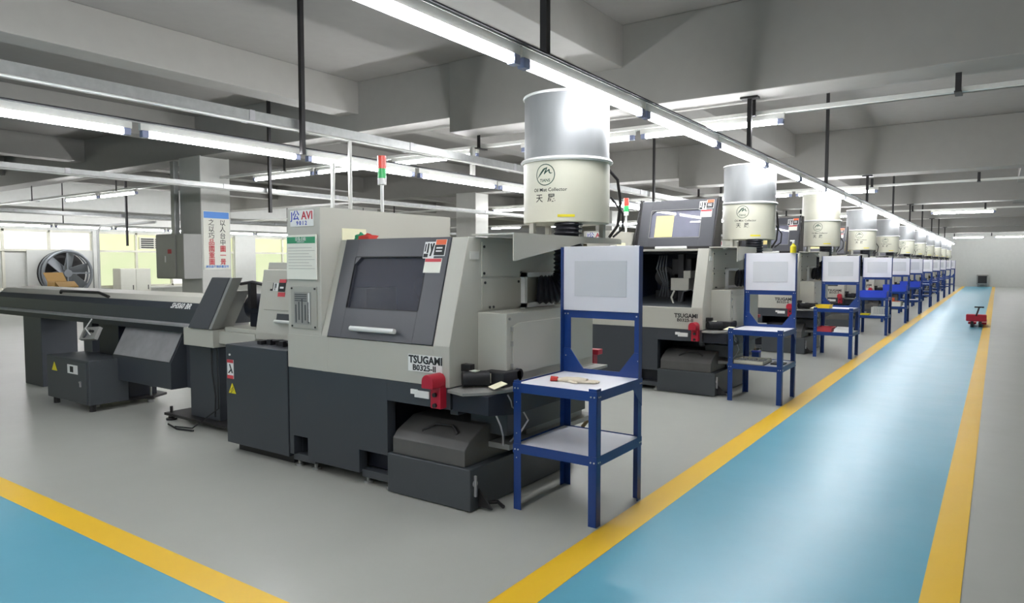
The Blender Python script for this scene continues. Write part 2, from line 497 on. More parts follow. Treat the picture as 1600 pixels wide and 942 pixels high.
# white square struts joining lamp line 2 to the rail under the nearest beam
single(MB().box(-5.99, -5.94, 7.6, 7.66, 2.655, 3.07), 'strut', M['lampwhite'], 'short white strut between lamp line and rail, left of the big drum', 'strut', (-5.965, 7.63, 2.655))
# drop pipes
single(MB().tube([(-5.84, 5.3, 0), (-5.84, 5.3, 2.83)], .022, 10), 'drop_pipe', M['lampwhite'], 'thin white pipe dropping from the tray behind the nearest lathe, right one of two', 'pipe', (-5.84, 5.3, 0), 'drop pipes behind the nearest lathe')
single(MB().tube([(-5.75, 4.95, 0), (-5.8, 5.0, 1.6), (-5.86, 5.08, 2.56)], .022, 10), 'drop_pipe', M['lampwhite'], 'thin slanting white pipe dropping from the lamp line, left one of two', 'pipe', (-5.75, 4.95, 0), 'drop pipes behind the nearest lathe')
single(MB().tube([(-18.8, 8.6, 0), (-18.8, 8.6, 2.3), (-18.75, 8.66, 2.42), (-18.5, 8.9, 2.46), (-17.5, 9.4, 2.52)], .035, 8), 'service_pipe', M['white'], 'white upright pipe in front of the lit windows beside the big fan', 'pipe', (-18.8, 8.6, 0))
single(MB().box(-12.86, -12.73, 7.2, 7.3, 2.022, 3.4, .01), 'conduit_trunking', M['galv'], 'galvanised trunking rising from the electric cabinet on the near column', 'trunking', (-12.8, 7.25, 2.02))

# ------------------------------------------------------------------ column: poster and electric box
t = thing('wall_poster', 'tall white poster with blue head and two columns of characters on the column', 'poster', (-12.01, 7.55, 1.4))
px_ = -12.018
MB().box(px_, px_ + .008, 7.33, 7.87, 1.37, 2.45).build('sheet', M['paper'], t)
MB().box(px_ + .008, px_ + .010, 7.345, 7.855, 2.32, 2.44).build('blue_head', M['skyblue'], t)
tx = MB()
for k, ch in enumerate('以人台中'): add_text(tx, ch, .125, FX(px_ + .011, 7.72, 2.235 - k * .122))
for k, ch in enumerate('之以巧'): add_text(tx, ch, .125, FX(px_ + .011, 7.49, 2.235 - k * .122))
tx.build('black_characters', M['ink'], t)
tx = MB()
for k, ch in enumerate('圖一景'): add_text(tx, ch, .125, FX(px_ + .011, 7.72, 1.747 - k * .122), bold=.002)
for k, ch in enumerate('品國重圖'): add_text(tx, ch, .125, FX(px_ + .011, 7.49, 1.869 - k * .122), bold=.002)
tx.build('red_characters', M['redsheet'], t)
tx = MB(); add_text(tx, '南京品管部质量宣传', .052, FX(px_ + .011, 7.6, 1.42), bold=.001); tx.build('footer_line', M['skyblue'], t)

t = thing('electric_box', 'grey steel electric cabinet hung on the near column', 'electric box', (-12.5, 7.1, 1.2))
MB().box(-12.95, -12.02, 6.95, 7.3, 1.2, 2.02, .01).build('body', M['panelgrey'], t)
MB().box(-12.93, -12.28, 6.935, 6.952, 1.22, 2.0, .004).build('door', M['panelgrey'], t)
MB().box(-12.62, -12.59, 6.925, 6.935, 1.5, 1.62).build('handle', M['white'], t)
MB().box(-12.52, -12.40, 6.93, 6.935, 1.66, 1.74).build('sticker', M['redsheet'], t)

# ------------------------------------------------------------------ things by the window wall
t = thing('industrial_fan', 'big round grey wall fan left of the lit windows', 'fan', (-24.2, 9.9, .6))
fx, fy, fz, fr = -24.0, 10.05, 1.16, .70
ring = MB()
pts = [(fx, fy + fr * math.cos(a), fz + fr * math.sin(a)) for a in [2 * math.pi * k / 40 for k in range(41)]]
ring.tube(pts, .05, 8)
pts = [(fx - .25, fy + fr * math.cos(a), fz + fr * math.sin(a)) for a in [2 * math.pi * k / 40 for k in range(41)]]
ring.tube(pts, .03, 8)
MB().box(XL + .01, XL + .06, fy - .95, fy + .95, ZS, fz + .72).build('mounting_panel', M['wall'], t)
MB().cyl((XL + .06, fy, fz), (XL + .08, fy, fz), fr, 40).build('shroud', M['black'], t)
ring.build('frame', M['fangrey'], t)
bl = MB()
for k in range(6):
    a = k * math.pi / 3 + .3
    u = Vector((0, math.cos(a), math.sin(a))); v = Vector((.5, -math.sin(a) * .87, math.cos(a) * .87)).normalized()
    bl.box(.1, .66, -.16, .16, -.008, .008, 0, (Vector((fx - .1, fy, fz)), u, v, u.cross(v)))
bl.build('blades', M['fangrey'], t)
MB().cyl((fx - .2, fy, fz), (fx + .03, fy, fz), .12, 20).box(fx - .03, fx, fy - .7, fy + .7, fz - .02, fz + .02).box(fx - .03, fx, fy - .02, fy + .02, fz - .7, fz + .7).build('hub', M['fangrey'], t)
t = thing('carton', 'brown cardboard carton standing in front of the big fan', 'carton', (-21.9, 9.0, 0))
MB().box(-22.2, -21.7, 8.75, 9.25, 0, .95, .004).build('body', M['card'], t)
MB().prism([(-22.2, .95), (-22.45, 1.2), (-22.43, 1.21), (-22.17, .96)], 'y', 8.75, 9.25).build('flap', M['card'], t)
MB().prism([(-21.7, .95), (-21.45, .8), (-21.44, .82), (-21.7, .965)], 'y', 8.75, 9.25).build('flap', M['card'], t)
t = thing('storage_cupboard', 'low beige cupboard in front of the lit windows', 'cupboard', (-23.7, 12.0, 0))
MB().box(-24.1, -23.6, 11.45, 12.45, 0, 1.3, .01).build('body', M['winframe'], t)
for y0, y1 in ((11.46, 11.94), (11.96, 12.44)):
    d = MB().box(-23.6, -23.58, y0, y1, .05, 1.28, .003).build('door', M['paper'], t)
    MB().box(-23.58, -23.56, y1 - .1, y1 - .08, .6, .75).build('handle', M['black'], d)
t = thing('louvre_vent', 'dark louvred vent in the top of the lit window, beside the column', 'vent', (-24.4, 13.0, 1.95))
MB().box(XL - .06, XL + .04, 12.55, 13.6, 1.96, 2.38, .01).build('frame', M['winframe'], t)
for k in range(5): MB().box(XL + .04, XL + .055, 12.6, 13.04, 2.0 + k * .072, 2.045 + k * .072).box(XL + .04, XL + .055, 13.1, 13.55, 2.0 + k * .072, 2.045 + k * .072).build('slat', M['black'], t)
t = thing('fire_hose_box', 'small dark box low on the far end wall', 'box', (-.2, YF - .3, 0))
MB().box(-1.05, -.45, YF - .34, YF - .04, .15, .75, .01).box(-1.0, -.9, YF - .3, YF - .2, 0, .15).box(-.6, -.5, YF - .3, YF - .2, 0, .15).build('body', M['panelgrey'], t)
MB().box(-.98, -.52, YF - .355, YF - .34, .22, .68).build('door', M['black'], t)

# ------------------------------------------------------------------ lathe
def slant_frame(x, dy=0., dz=0.):
    a, b = Vector((x, 3.22 + dy, .99 + dz)), Vector((x, 3.41 + dy, 1.66 + dz))
    v = (b - a).normalized(); u = Vector((1, 0, 0))
    return (a, u, v, u.cross(v))

def lathe(opened, label):
    t = thing('cnc_lathe', label, 'lathe', (-3.45, 3.22, 0), 'grey lathes along the blue aisle')
    # beige enclosure
    e = MB()
    cheek = [(3.22, .74), (3.22, .99), (3.41, 1.66), (4.75, 1.66), (4.75, .74)]
    e.prism(cheek, 'x', -2.83, -2.70, .004).prism(cheek, 'x', -3.86, -3.80, .003)
    e.box(-4.23, -2.83, 3.221, 3.30, .741, .985, .003)
    e.box(-3.80, -2.83, 3.43, 4.75, 1.635, 1.658).box(-3.86, -2.70, 4.70, 4.748, .75, 1.65)
    e.build('enclosure', M['beige'], t)
    # tall electric pillar on the left
    MB().box(-4.22, -3.862, 3.224, 4.63, .75, 1.885, .006).build('control_pillar', M['beige'], t)
    pn = MB().box(-4.18, -3.90, 3.215, 3.225, 1.03, 1.33, .003).build('terminal_panel', M['beige2'], t)
    s = MB()
    for x in (-4.165, -3.915):
        for z in (1.045, 1.315): s.cyl((x, 3.216, z), (x, 3.209, z), .007, 8)
    s.build('screws', M['black'], pn)
    s = MB().box(-4.14, -3.96, 3.212, 3.216, 1.06, 1.29)
    s.build('inner_plate', M['panelgrey'], pn)
    s = MB()
    for k in range(5):
        s.box(-4.125 + k * .034, -4.115 + k * .034, 3.2105, 3.212, 1.07 + .02 * (k % 2), 1.20 + .02 * (k % 3))
    for k in range(4): s.box(-4.13, -4.0, 3.2105, 3.212, 1.225 + k * .015, 1.231 + k * .015)
    s.build('printing', M['dark2'], pn)
    MB().box(-3.985, -3.97, 3.2105, 3.2115, 1.08, 1.285).build('strip', M['white'], pn)
    nt = MB().box(-4.205, -3.885, 3.206, 3.214, 1.38, 1.695).build('notice_sheet', M['paper'], t, 'white notice sheet with a green heading')
    MB().box(-4.195, -3.895, 3.203, 3.206, 1.635, 1.68).build('heading', M['green'], nt)
    x = MB(); add_text(x, '设备点检', .03, FY(-4.045, 3.2025, 1.663)); add_text(x, '日常保养记录卡', .012, FY(-4.045, 3.2025, 1.644)); x.build('heading_text', M['white'], nt)
    x = MB()
    for k in range(8): x.box(-4.185, -3.9 - (k % 3) * .03, 3.2045, 3.206, 1.455 + k * .021, 1.458 + k * .021)
    x.build('ruled_lines', M['beige2'], nt)
    sg = MB().box(-4.175, -3.925, 3.219, 3.223, 1.755, 1.868).build('name_sign', M['white'], t, 'small white sign with blue and red letters')
    x = MB(); add_text(x, 'J公', .075, FY(-4.12, 3.2185, 1.828), bold=.001); add_text(x, '9 0 1 2', .04, FY(-4.05, 3.2185, 1.777), bold=.001); x.build('blue_letters', M['inkblue'], sg)
    x = MB(); add_text(x, 'AVI', .08, FY(-3.99, 3.2185, 1.828), bold=.0015); x.build('red_letters', M['inkred'], sg)
    # door
    dy, dz = (.64, .62) if opened else (0, 0)
    F = slant_frame(0, dy, dz)
    d = MB()
    L = .697
    if opened: x0, x1 = -3.80, -2.83
    else: x0, x1 = -3.795, -2.835
    wx0, wx1, wt0, wt1 = -3.66, -3.005, .21, .565
    d.box(x0, wx0, 0, L, -.03, .006, .003, F).box(wx1, x1, 0, L, -.03, .006, .003, F)
    d.box(wx0, wx1, 0, wt0, -.03, .0055, 0, F).box(wx0, wx1, wt1, L, -.03, .0055, 0, F)
    d.prism([(wx0, wt1), (wx0 + .05, wt1), (wx0, wt1 - .05)], 'z', -.03, .0056, 0, F)
    dr = d.build('door', M['door'], t, 'charcoal sliding door')
    MB().box(wx0, wx1, wt0, wt1, -.02, -.012, 0, F).build('window_pane', M['window2'] if opened else M['window'], dr)
    bz = MB().box(wx0, wx1, wt0 - .006, wt0, 0, .008, 0, F).box(wx0, wx1, wt1, wt1 + .006, 0, .008, 0, F).box(wx0 - .006, wx0, wt0, wt1, 0, .008, 0, F).box(wx1, wx1 + .006, wt0, wt1, 0, .008, 0, F)
    bz.build('window_gasket', M['panelgrey'] if opened else M['rubber'], dr)
    hd = MB().tube([F[0] + F[1] * -3.535 + F[2] * .062 + F[3] * .045, F[0] + F[1] * -3.13 + F[2] * .062 + F[3] * .045], .017, 10)
    for hx in (-3.5, -3.165): hd.box(hx - .012, hx + .012, .052, .072, 0, .04, 0, F)
    hd.build('handle', M['white'], dr, 'white bar handle')
    # sticker top right
    st = MB().box(-3.04, -2.95, .555, .665, .006, .009, 0, F).box(-2.95, -2.86, .57, .68, .006, .009, 0, F).build('logo_sticker', M['white'], dr, 'white and orange sticker')
    MB().box(-2.945, -2.862, .645, .678, .009, .011, 0, F).build('orange_band', M['orange'], st)
    MB().box(-2.95, -2.865, .575, .643, .009, .011, 0, F).build('black_block', M['ink'], st)
    x = MB().box(-2.935, -2.885, .618, .628, .011, .0125, 0, F).box(-2.935, -2.885, .598, .606, .011, .0125, 0, F)
    x.build('block_lines', M['white'], st)
    x = MB().box(-3.012, -3.0, .59, .655, .009, .011, 0, F).box(-3.035, -3.0, .562, .585, .009, .011, 0, F).box(-3.032, -3.024, .6, .65, .009, .011, 0, F)
    x.prism([(-2.985, .57), (-2.972, .57), (-2.955, .655), (-2.968, .655)], 'z', .009, .011, 0, F).prism([(-2.992, .65), (-2.982, .655), (-2.968, .61), (-2.978, .606)], 'z', .009, .011, 0, F)
    x.build('black_figures', M['ink'], st)
    st = MB().box(-3.015, -2.875, .46, .555, .006, .009, 0, F).build('data_sticker', M['paper'], dr, 'white data sticker')
    MB().box(-3.012, -2.878, .532, .552, .009, .0105, 0, F).build('red_band', M['redsheet'], st)
    # interior
    i = MB().box(-3.795, -3.785, 3.45, 4.69, .8, 1.63).box(-2.845, -2.835, 3.45, 4.69, .8, 1.63).box(-3.79, -2.84, 4.5, 4.51, .8, 1.63).box(-3.79, -2.84, 3.31, 4.5, .80, .83)
    i.build('work_chamber', M['navy'], t)
    i = MB().cyl((-3.45, 4.45, 1.32), (-3.45, 3.95, 1.32), .13, 20).cyl((-3.45, 3.95, 1.32), (-3.45, 3.8, 1.32), .07, 16)
    i.box(-3.6, -3.3, 4.0, 4.5, .83, 1.15, .01).box(-3.2, -3.13, 3.75, 3.82, 1.0, 1.6, .004).box(-3.3, -3.05, 3.8, 4.2, 1.35, 1.55, .01)
    i.build('spindle_block', M['rubber'], t)
    i = MB().box(-3.77, -3.60, 3.40, 3.7, .99, 1.32, .005) if not opened else MB().box(-3.28, -3.05, 3.72, 3.92, 1.16, 1.31, .005).box(-3.12, -3.03, 3.72, 3.92, 1.31, 1.40, .005).tube([(-3.2, 3.62, 1.0), (-3.23, 3.62, 1.08), (-3.2, 3.64, 1.16)], .012, 8).box(-3.2, -3.04, 3.6, 3.66, .985, 1.0, .003)
    i.build('inner_box', M['beige'], t)
    i = MB().prism([(3.31, .985), (3.31, .86), (4.4, .86), (4.4, 1.08)], 'x', -3.79, -2.84)
    i.build('chip_slope', M['dark2'], t)
    if opened:
        i = MB()
        for k in range(4):
            i.tube([(-3.42 + .03 * k, 3.72, 1.58), (-3.44 + .04 * k, 3.66, 1.42), (-3.36 + .02 * k, 3.68, 1.25), (-3.44 + .04 * k, 3.75, 1.08)], .01, 6)
        i.tube([(-3.1, 3.6, 1.03), (-3.07, 3.6, 1.15), (-2.98, 3.62, 1.18), (-2.9, 3.62, 1.1)], .008, 6)
        i.build('coolant_hoses', M['dark2'], t)
        # arms and black side plates carrying the raised door
        a = MB()
        for xa in (-3.835, -2.812):
            a.prism([(3.80, 1.655), (4.10, 1.655), (4.14, 2.30), (4.04, 2.30)], 'x', xa, xa + .018)
        a.box(-3.80, -2.83, 3.86, 4.3, 1.66, 1.70, .004)
        a.build('lift_arms', M['black'], t)
        MB().box(-3.595, -3.36, .22, .50, -.011, -.009, 0, F).build('amber_reflection', M['amber'], dr)  # flat panel standing in for a yellow reflection in the pane
    # dark base
    base = MB()
    base.prism([(-4.23, .74), (-4.23, .10), (-4.185, .10), (-4.185, .24), (-4.03, .24), (-4.03, .08), (-3.50, .08), (-3.50, .24), (-3.232, .24), (-3.232, .74)], 'y', 3.225, 3.30, .002)
    base.box(-3.235, -2.70, 3.226, 3.30, .605, .739, .002)
    base.box(-2.76, -2.70, 3.30, 4.75, .56, .739).box(-4.23, -4.18, 3.3, 4.75, .1, .739).box(-4.2, -2.72, 4.68, 4.75, .1, .739)
    base.build('base_panel', M['dark'], t)
    MB().box(-4.17, -3.26, 3.34, 4.66, .10, .70).box(-3.25, -2.77, 3.75, 4.66, .10, .60).build('inner_frame', M['navy2'], t)
    for (a, b) in ((-4.22, -3.98), (-3.50, -3.24)):
        for y0, y1 in ((3.25, 3.33), (4.3, 4.66)): MB().box(a, b, y0, y1, .05, .10, .003).build('foot_rail', M['dark2'], t)
    for x in (-4.2, -4.02, -3.48, -3.27):
        for y in (3.29, 4.5):
            MB().cyl((x, y, 0), (x, y, .018), .032, 12).cyl((x, y, .018), (x, y, .055), .014, 8).build('levelling_foot', M['galv'], t)
    # chip drawer / coolant tank
    tk = MB().box(-3.232, -2.545, 3.222, 4.42, .006, .262, .006)
    tk = tk.build('coolant_tank', M['dark2'], t)
    ld = MB().prism([(3.24, .262), (3.24, .365), (3.285, .41), (3.44, .485), (3.75, .485), (3.75, .262)], 'x', -3.20, -2.60, .006)
    ld.box(-2.80, -2.56, 3.75, 4.5, .262, .33, .004)
    l_ = ld.build('tank_lid', M['lid'], tk)
    MB().tube([(-2.99, 3.30, .40), (-3.0, 3.31, .425), (-2.93, 3.36, .468), (-2.8, 3.37, .468), (-2.73, 3.33, .44), (-2.74, 3.32, .415)], .008, 8).build('handle', M['black'], l_)
    MB().cyl((-2.545, 3.265, .17), (-2.535, 3.265, .17), .02, 10).box(-2.546, -2.53, 3.258, 3.272, .09, .22, .003).build('drain_latch', M['steelmat'], tk)
    MB().prism([(-2.545, .02), (-2.545, .13), (-2.44, .02)], 'y', 3.30, 3.31).tube([(-2.53, 3.34, .035), (-2.47, 3.4, .035), (-2.40, 3.36, .03)], .012, 8).build('drain_valve', M['black'], tk)
    # right side: lower beige box, screw panels, shelf
    rb = MB().prism([(3.50, .80), (3.50, 1.185), (4.62, 1.185), (4.62, .74), (3.62, .74)], 'x', -2.70, -2.475, .005)
    rb = rb.build('side_box', M['beige'], t)
    MB().prism([(3.56, .80), (3.56, 1.10), (3.62, 1.12), (4.58, 1.12), (4.58, .80)], 'x', -2.476, -2.468, .002).build('access_panel', M['beige'], rb)
    s = MB()
    for z in (.84, .98, 1.07): s.box(-2.472, -2.462, 3.54, 3.556, z, z + .03)
    for y, z in ((3.53, 1.15), (4.2, 1.15)): s.cyl((-2.475, y, z), (-2.466, y, z), .009, 8)
    s.build('hinges', M['panelgrey'], rb)
    MB().box(-2.71, -2.47, 3.53, 4.64, .70, .742, .003).build('lower_skirt', M['beige2'], rb)
    sp = MB().box(-2.70, -2.694, 3.54, 4.0, 1.41, 1.63, .001).box(-2.70, -2.694, 3.54, 4.55, 1.20, 1.395, .001).build('screw_panels', M['beige'], t)
    s = MB()
    for y, z in ((3.56, 1.6), (3.98, 1.6), (3.56, 1.43), (3.98, 1.43), (3.57, 1.37), (3.95, 1.37), (3.62, 1.21), (3.66, 1.21)): s.cyl((-2.696, y, z), (-2.688, y, z), .009, 8)
    s.build('screws', M['ink'], sp)
    MB().box(-2.70, -2.694, 3.42, 3.51, 1.52, 1.57).build('small_plate', M['column'], t)
    fl = MB().box(-2.70, -2.66, 3.98, 4.01, 1.18, 1.43).box(-2.70, -2.66, 4.37, 4.40, 1.18, 1.43).box(-2.70, -2.66, 3.98, 4.40, 1.40, 1.43).box(-2.70, -2.66, 3.98, 4.40, 1.19, 1.22)
    fl.build('duct_flange', M['white'], t)
    # bracket carrying the mist collector
    br = MB().prism([(3.46, 1.68), (3.46, 1.51), (3.48, 1.51), (4.30, 1.635), (4.92, 1.64), (4.92, 1.68)], 'x', -2.40, -2.393)
    br.box(-2.72, -2.395, 3.47, 4.18, 1.668, 1.68).box(-2.72, -2.395, 4.41, 4.92, 1.668, 1.68).box(-2.72, -2.61, 4.18, 4.41, 1.668, 1.68).box(-2.72, -2.68, 4.05, 4.75, 1.655, 1.67)
    br.prism([(4.45, 1.668), (4.86, 1.668), (4.86, 1.60)], 'x', -2.70, -2.69)
    br.build('collector_bracket', M['beige'], t)
    # front labels and small fittings
    pl = MB().box(-3.035, -2.755, 3.2165, 3.221, .82, .925).build('name_plate', M['white'] if not opened else M['beige'], t, 'name plate reading TSUGAMI')
    x = MB(); add_text(x, 'TSUGAMI', .066, FY(-2.89, 3.2163, .893), bold=.0022); add_text(x, 'B0325-II', .05, FY(-2.9, 3.2163, .843), bold=.0012, sx=1.15); x.build('lettering', M['ink'], pl)
    tg = MB().box(-2.985, -2.865, 3.217, 3.225, .655, .70, .002).box(-3.015, -2.96, 3.213, 3.224, .675, .705, .002).build('white_tag', M['white'], t, 'white label')
    # red switch box on the corner
    cap = [(.045 * math.cos(a), .045 * math.sin(a) + .785) for a in [math.pi * k / 12 for k in range(13)]]
    rd = MB().prism([(-2.775 + p, q) for p, q in cap] + [(-2.82, .745), (-2.73, .745)], 'y', 3.10, 3.235, .004).prism([(-2.81, .615), (-2.73, .615), (-2.73, .76), (-2.81, .76)], 'y', 3.17, 3.235, .004)
    rd = rd.build('red_switch_box', M['red'], t, 'red switch box')
    k_ = MB()
    for z in (.70, .635): k_.cyl((-2.77, 3.17, z), (-2.77, 3.155, z), .014, 12)
    k_.build('knobs', M['black'], rd)
    # right front: dark tray with pump motor
    tr = MB().prism([(-2.70, 3.20), (-2.55, 3.16), (-2.44, 3.27), (-2.38, 3.5), (-2.38, 4.68), (-2.70, 4.68)], 'z', .715, .735, .003)
    tr = tr.build('side_tray', M['panelgrey'], t)
    MB().prism([(3.24, .714), (3.24, .60), (3.5, .56), (4.66, .56), (4.66, .714)], 'x', -2.695, -2.42, .004).build('tray_body', M['navy2'], tr)
    MB().box(-2.76, -2.47, 3.50, 4.5, .42, .555, .005).build('coolant_filter', M['dark2'], t)
    MB().box(-2.70, -2.44, 3.48, 4.6, .34, .375, .003).box(-2.76, -2.5, 3.76, 4.5, .375, .42).build('side_rail', M['panelgrey'], t)
    pm = MB().cyl((-2.665, 3.30, .79), (-2.55, 3.42, .79), .048, 18).box(-2.60, -2.44, 3.42, 3.62, .736, .83, .008).cyl((-2.62, 3.6, .80), (-2.44, 3.6, .80), .035, 12)
    pm = pm.build('pump_motor', M['rubber'], t)
    MB().box(-2.64, -2.585, 3.33, 3.375, .834, .84, 0).build('motor_label', M['paper'], pm)
    MB().box(-2.565, -2.535, 3.412, 3.42, .76, .82).build('terminal_label', M['paper'], pm)
    MB().box(-.05, .05, -.045, .045, 0, .003, 0, (Vector((-2.44, 3.36, .762)), Vector((.8, -.5, 0)).normalized(), Vector((.5, .8, .3)).normalized(), Vector((0, -.3, .9)).normalized())).build('hanging_card', M['ppaper'], pm)
    MB().box(-2.70, -2.63, 3.33, 3.38, .83, .875, .003).build('black_clip', M['black'], t)
    x = MB().tube([(-2.41, 3.42, .70), (-2.40, 3.44, .66), (-2.405, 3.46, .62), (-2.40, 3.49, .60), (-2.405, 3.52, .62), (-2.40, 3.49, .655)], .005, 6)
    x.tube([(-2.43, 3.32, .60), (-2.42, 3.36, .52), (-2.43, 3.40, .45), (-2.46, 3.44, .38)], .006, 6)
    x.tube([(-2.43, 3.62, .56), (-2.42, 3.66, .50), (-2.44, 3.6, .43), (-2.47, 3.53, .38)], .006, 6)
    x.build('loose_cables', M['screw'], t)
    # hoses at the rear right corner
    MB().tube([(-2.64, 4.79, 1.64), (-2.66, 4.86, 1.4), (-2.67, 4.84, 1.1), (-2.68, 4.82, .8), (-2.60, 4.86, .5), (-2.56, 4.84, .34), (-2.66, 4.8, .2)], .016, 8).tube([(-2.70, 4.78, 1.2), (-2.70, 4.84, .9), (-2.66, 4.82, .6), (-2.7, 4.78, .3)], .012, 8).build('rear_hoses', M['brown'], t)
    MB().box(-2.65, -2.50, 4.752, 4.83, .79, .83, .004).box(-2.65, -2.54, 4.752, 4.82, .68, .79, .004).build('red_bracket', M['red'], t, 'red bracket at the rear corner')
    # left low cabinet
    cb = MB().box(-5.01, -4.245, 3.222, 4.35, .07, .855, .006)
    cb = cb.build('side_cabinet', M['dark'], t, 'low charcoal cabinet left of the base')
    MB().box(-4.97, -4.28, 3.30, 4.3, .0, .07).build('plinth', M['black'], cb)
    MB().box(-4.985, -4.905, 3.218, 3.222, .585, .735).build('warning_label', M['white'], cb, 'white warning label')
    MB().box(-4.985, -4.905, 3.2165, 3.218, .71, .735).box(-4.985, -4.905, 3.2165, 3.218, .585, .612).build('label_band', M['redsheet'], cb)
    x = MB().tube([(-4.965, 3.2165, .63), (-4.93, 3.2165, .66), (-4.95, 3.2165, .70)], .005, 6).tube([(-4.93, 3.2165, .66), (-4.915, 3.2165, .63)], .005, 6); x.build('label_pictogram', M['ink'], cb)
    MB().prism([(-4.97, .47), (-4.88, .47), (-4.925, .55)], 'y', 3.2165, 3.221).build('warning_triangle', M['warn'], cb, 'yellow warning triangle')
    x = MB(); add_text(x, '⚡', .05, FY(-4.925, 3.2163, .495)); x.build('lightning_mark', M['ink'], cb)
    MB().cyl((-4.95, 3.222, .775), (-4.95, 3.214, .775), .008, 10).build('cabinet_screw', M['white'], cb)
    x = MB()
    for k in range(6): x.box(-4.78 + k * .09, -4.73 + k * .09, 3.35 + .02 * (k % 3), 3.42, .856, .885 + .012 * (k % 2), .003)
    x.tube([(-4.85, 3.42, .87), (-4.5, 3.38, .90), (-4.3, 3.42, .87)], .01, 6)
    x.build('air_valves', M['rubber'], t)
    # headstock cover standing on the low cabinet
    hc = MB().prism([(3.47, .875), (3.47, .93), (3.55, 1.38), (3.56, 1.44), (3.60, 1.44), (3.61, 1.50), (4.3, 1.50), (4.3, .875)], 'x', -4.97, -4.235, .004)
    hc.box(-4.95, -4.25, 3.6, 4.28, .856, .876)
    hc = hc.build('headstock_cover', M['beige'], t, 'small beige headstock cover')
    v3 = Vector((0, .08, .45)).normalized()
    F3 = (Vector((0, 3.47, .93)), Vector((1, 0, 0)), v3, Vector((1, 0, 0)).cross(v3))
    dr2 = MB().box(-4.90, -4.26, .19, .42, 0, .006, .002, F3).build('cover_door', M['beige'], hc)
    MB().box(-4.735, -4.65, .412, .44, .007, .0085, 0, F3).build('sticker_band', M['redsheet'], hc)
    MB().box(-4.735, -4.65, .34, .412, .0086, .010, 0, F3).box(-4.84, -4.81, .345, .36, .007, .0085, 0, F3).box(-4.81, -4.803, .36, .41, .007, .0085, 0, F3).box(-4.785, -4.778, .35, .405, .0086, .010, 0, F3).box(-4.772, -4.765, .37, .405, .0086, .010, 0, F3).build('black_block', M['ink'], hc)
    MB().box(-4.715, -4.67, .365, .38, .010, .0115, 0, F3).box(-4.80, -4.74, .345, .41, .0075, .0086, 0, F3).build('sticker_paper', M['white'], hc)
    MB().box(-4.735, -4.645, .30, .335, .007, .0085, 0, F3).build('red_label', M['redsheet'], hc)
    MB().box(-4.72, -4.26, .10, .165, 0, .004, .001, F3).build('handle_recess', M['dark2'], hc)
    hb_ = MB().tube([F3[0] + F3[1] * -4.70 + F3[2] * .10 + F3[3] * .03, F3[0] + F3[1] * -4.30 + F3[2] * .10 + F3[3] * .03], .013, 8)
    for hx in (-4.67, -4.33): hb_.box(hx - .008, hx + .008, .092, .108, 0, .03, 0, F3)
    hb_.build('cover_handle', M['white'], hc)
    # signal tower
    MB().cyl((-4.0, 3.96, 1.885), (-4.0, 3.96, 2.11), .014, 10).build('beacon_pole', M['white'], t)
    bc = MB().cyl((-4.0, 3.96, 2.11), (-4.0, 3.96, 2.16), .034, 16).build('beacon_base', M['white'], t)
    MB().cyl((-4.0, 3.96, 2.16), (-4.0, 3.96, 2.235), .034, 16).build('green_lens', M['lampgreen'], bc)
    MB().cyl((-4.0, 3.96, 2.235), (-4.0, 3.96, 2.335), .034, 16).build('red_lens', M['lampred'], bc)
    MB().box(-3.862, -3.858, 3.42, 3.65, 1.62, 1.745).build('side_card', M['ppaper'], t, 'cream card stuck on the pillar side')
    return t

first = lathe(False, 'nearest grey lathe with its door closed, beside the first blue work stand')
second = lathe(True, 'lathe with its door raised and dark work chamber open, second along the aisle')
second.location.y += 4.4
GR = 'grey lathes with raised doors further down the aisle'
LD = []
for i in range(9):
    LD.append(dup(second, (0, 4.4 * (i + 1), 0), '%s lathe along the aisle counted from the near end, door raised' % ORD[i + 2].capitalize()))

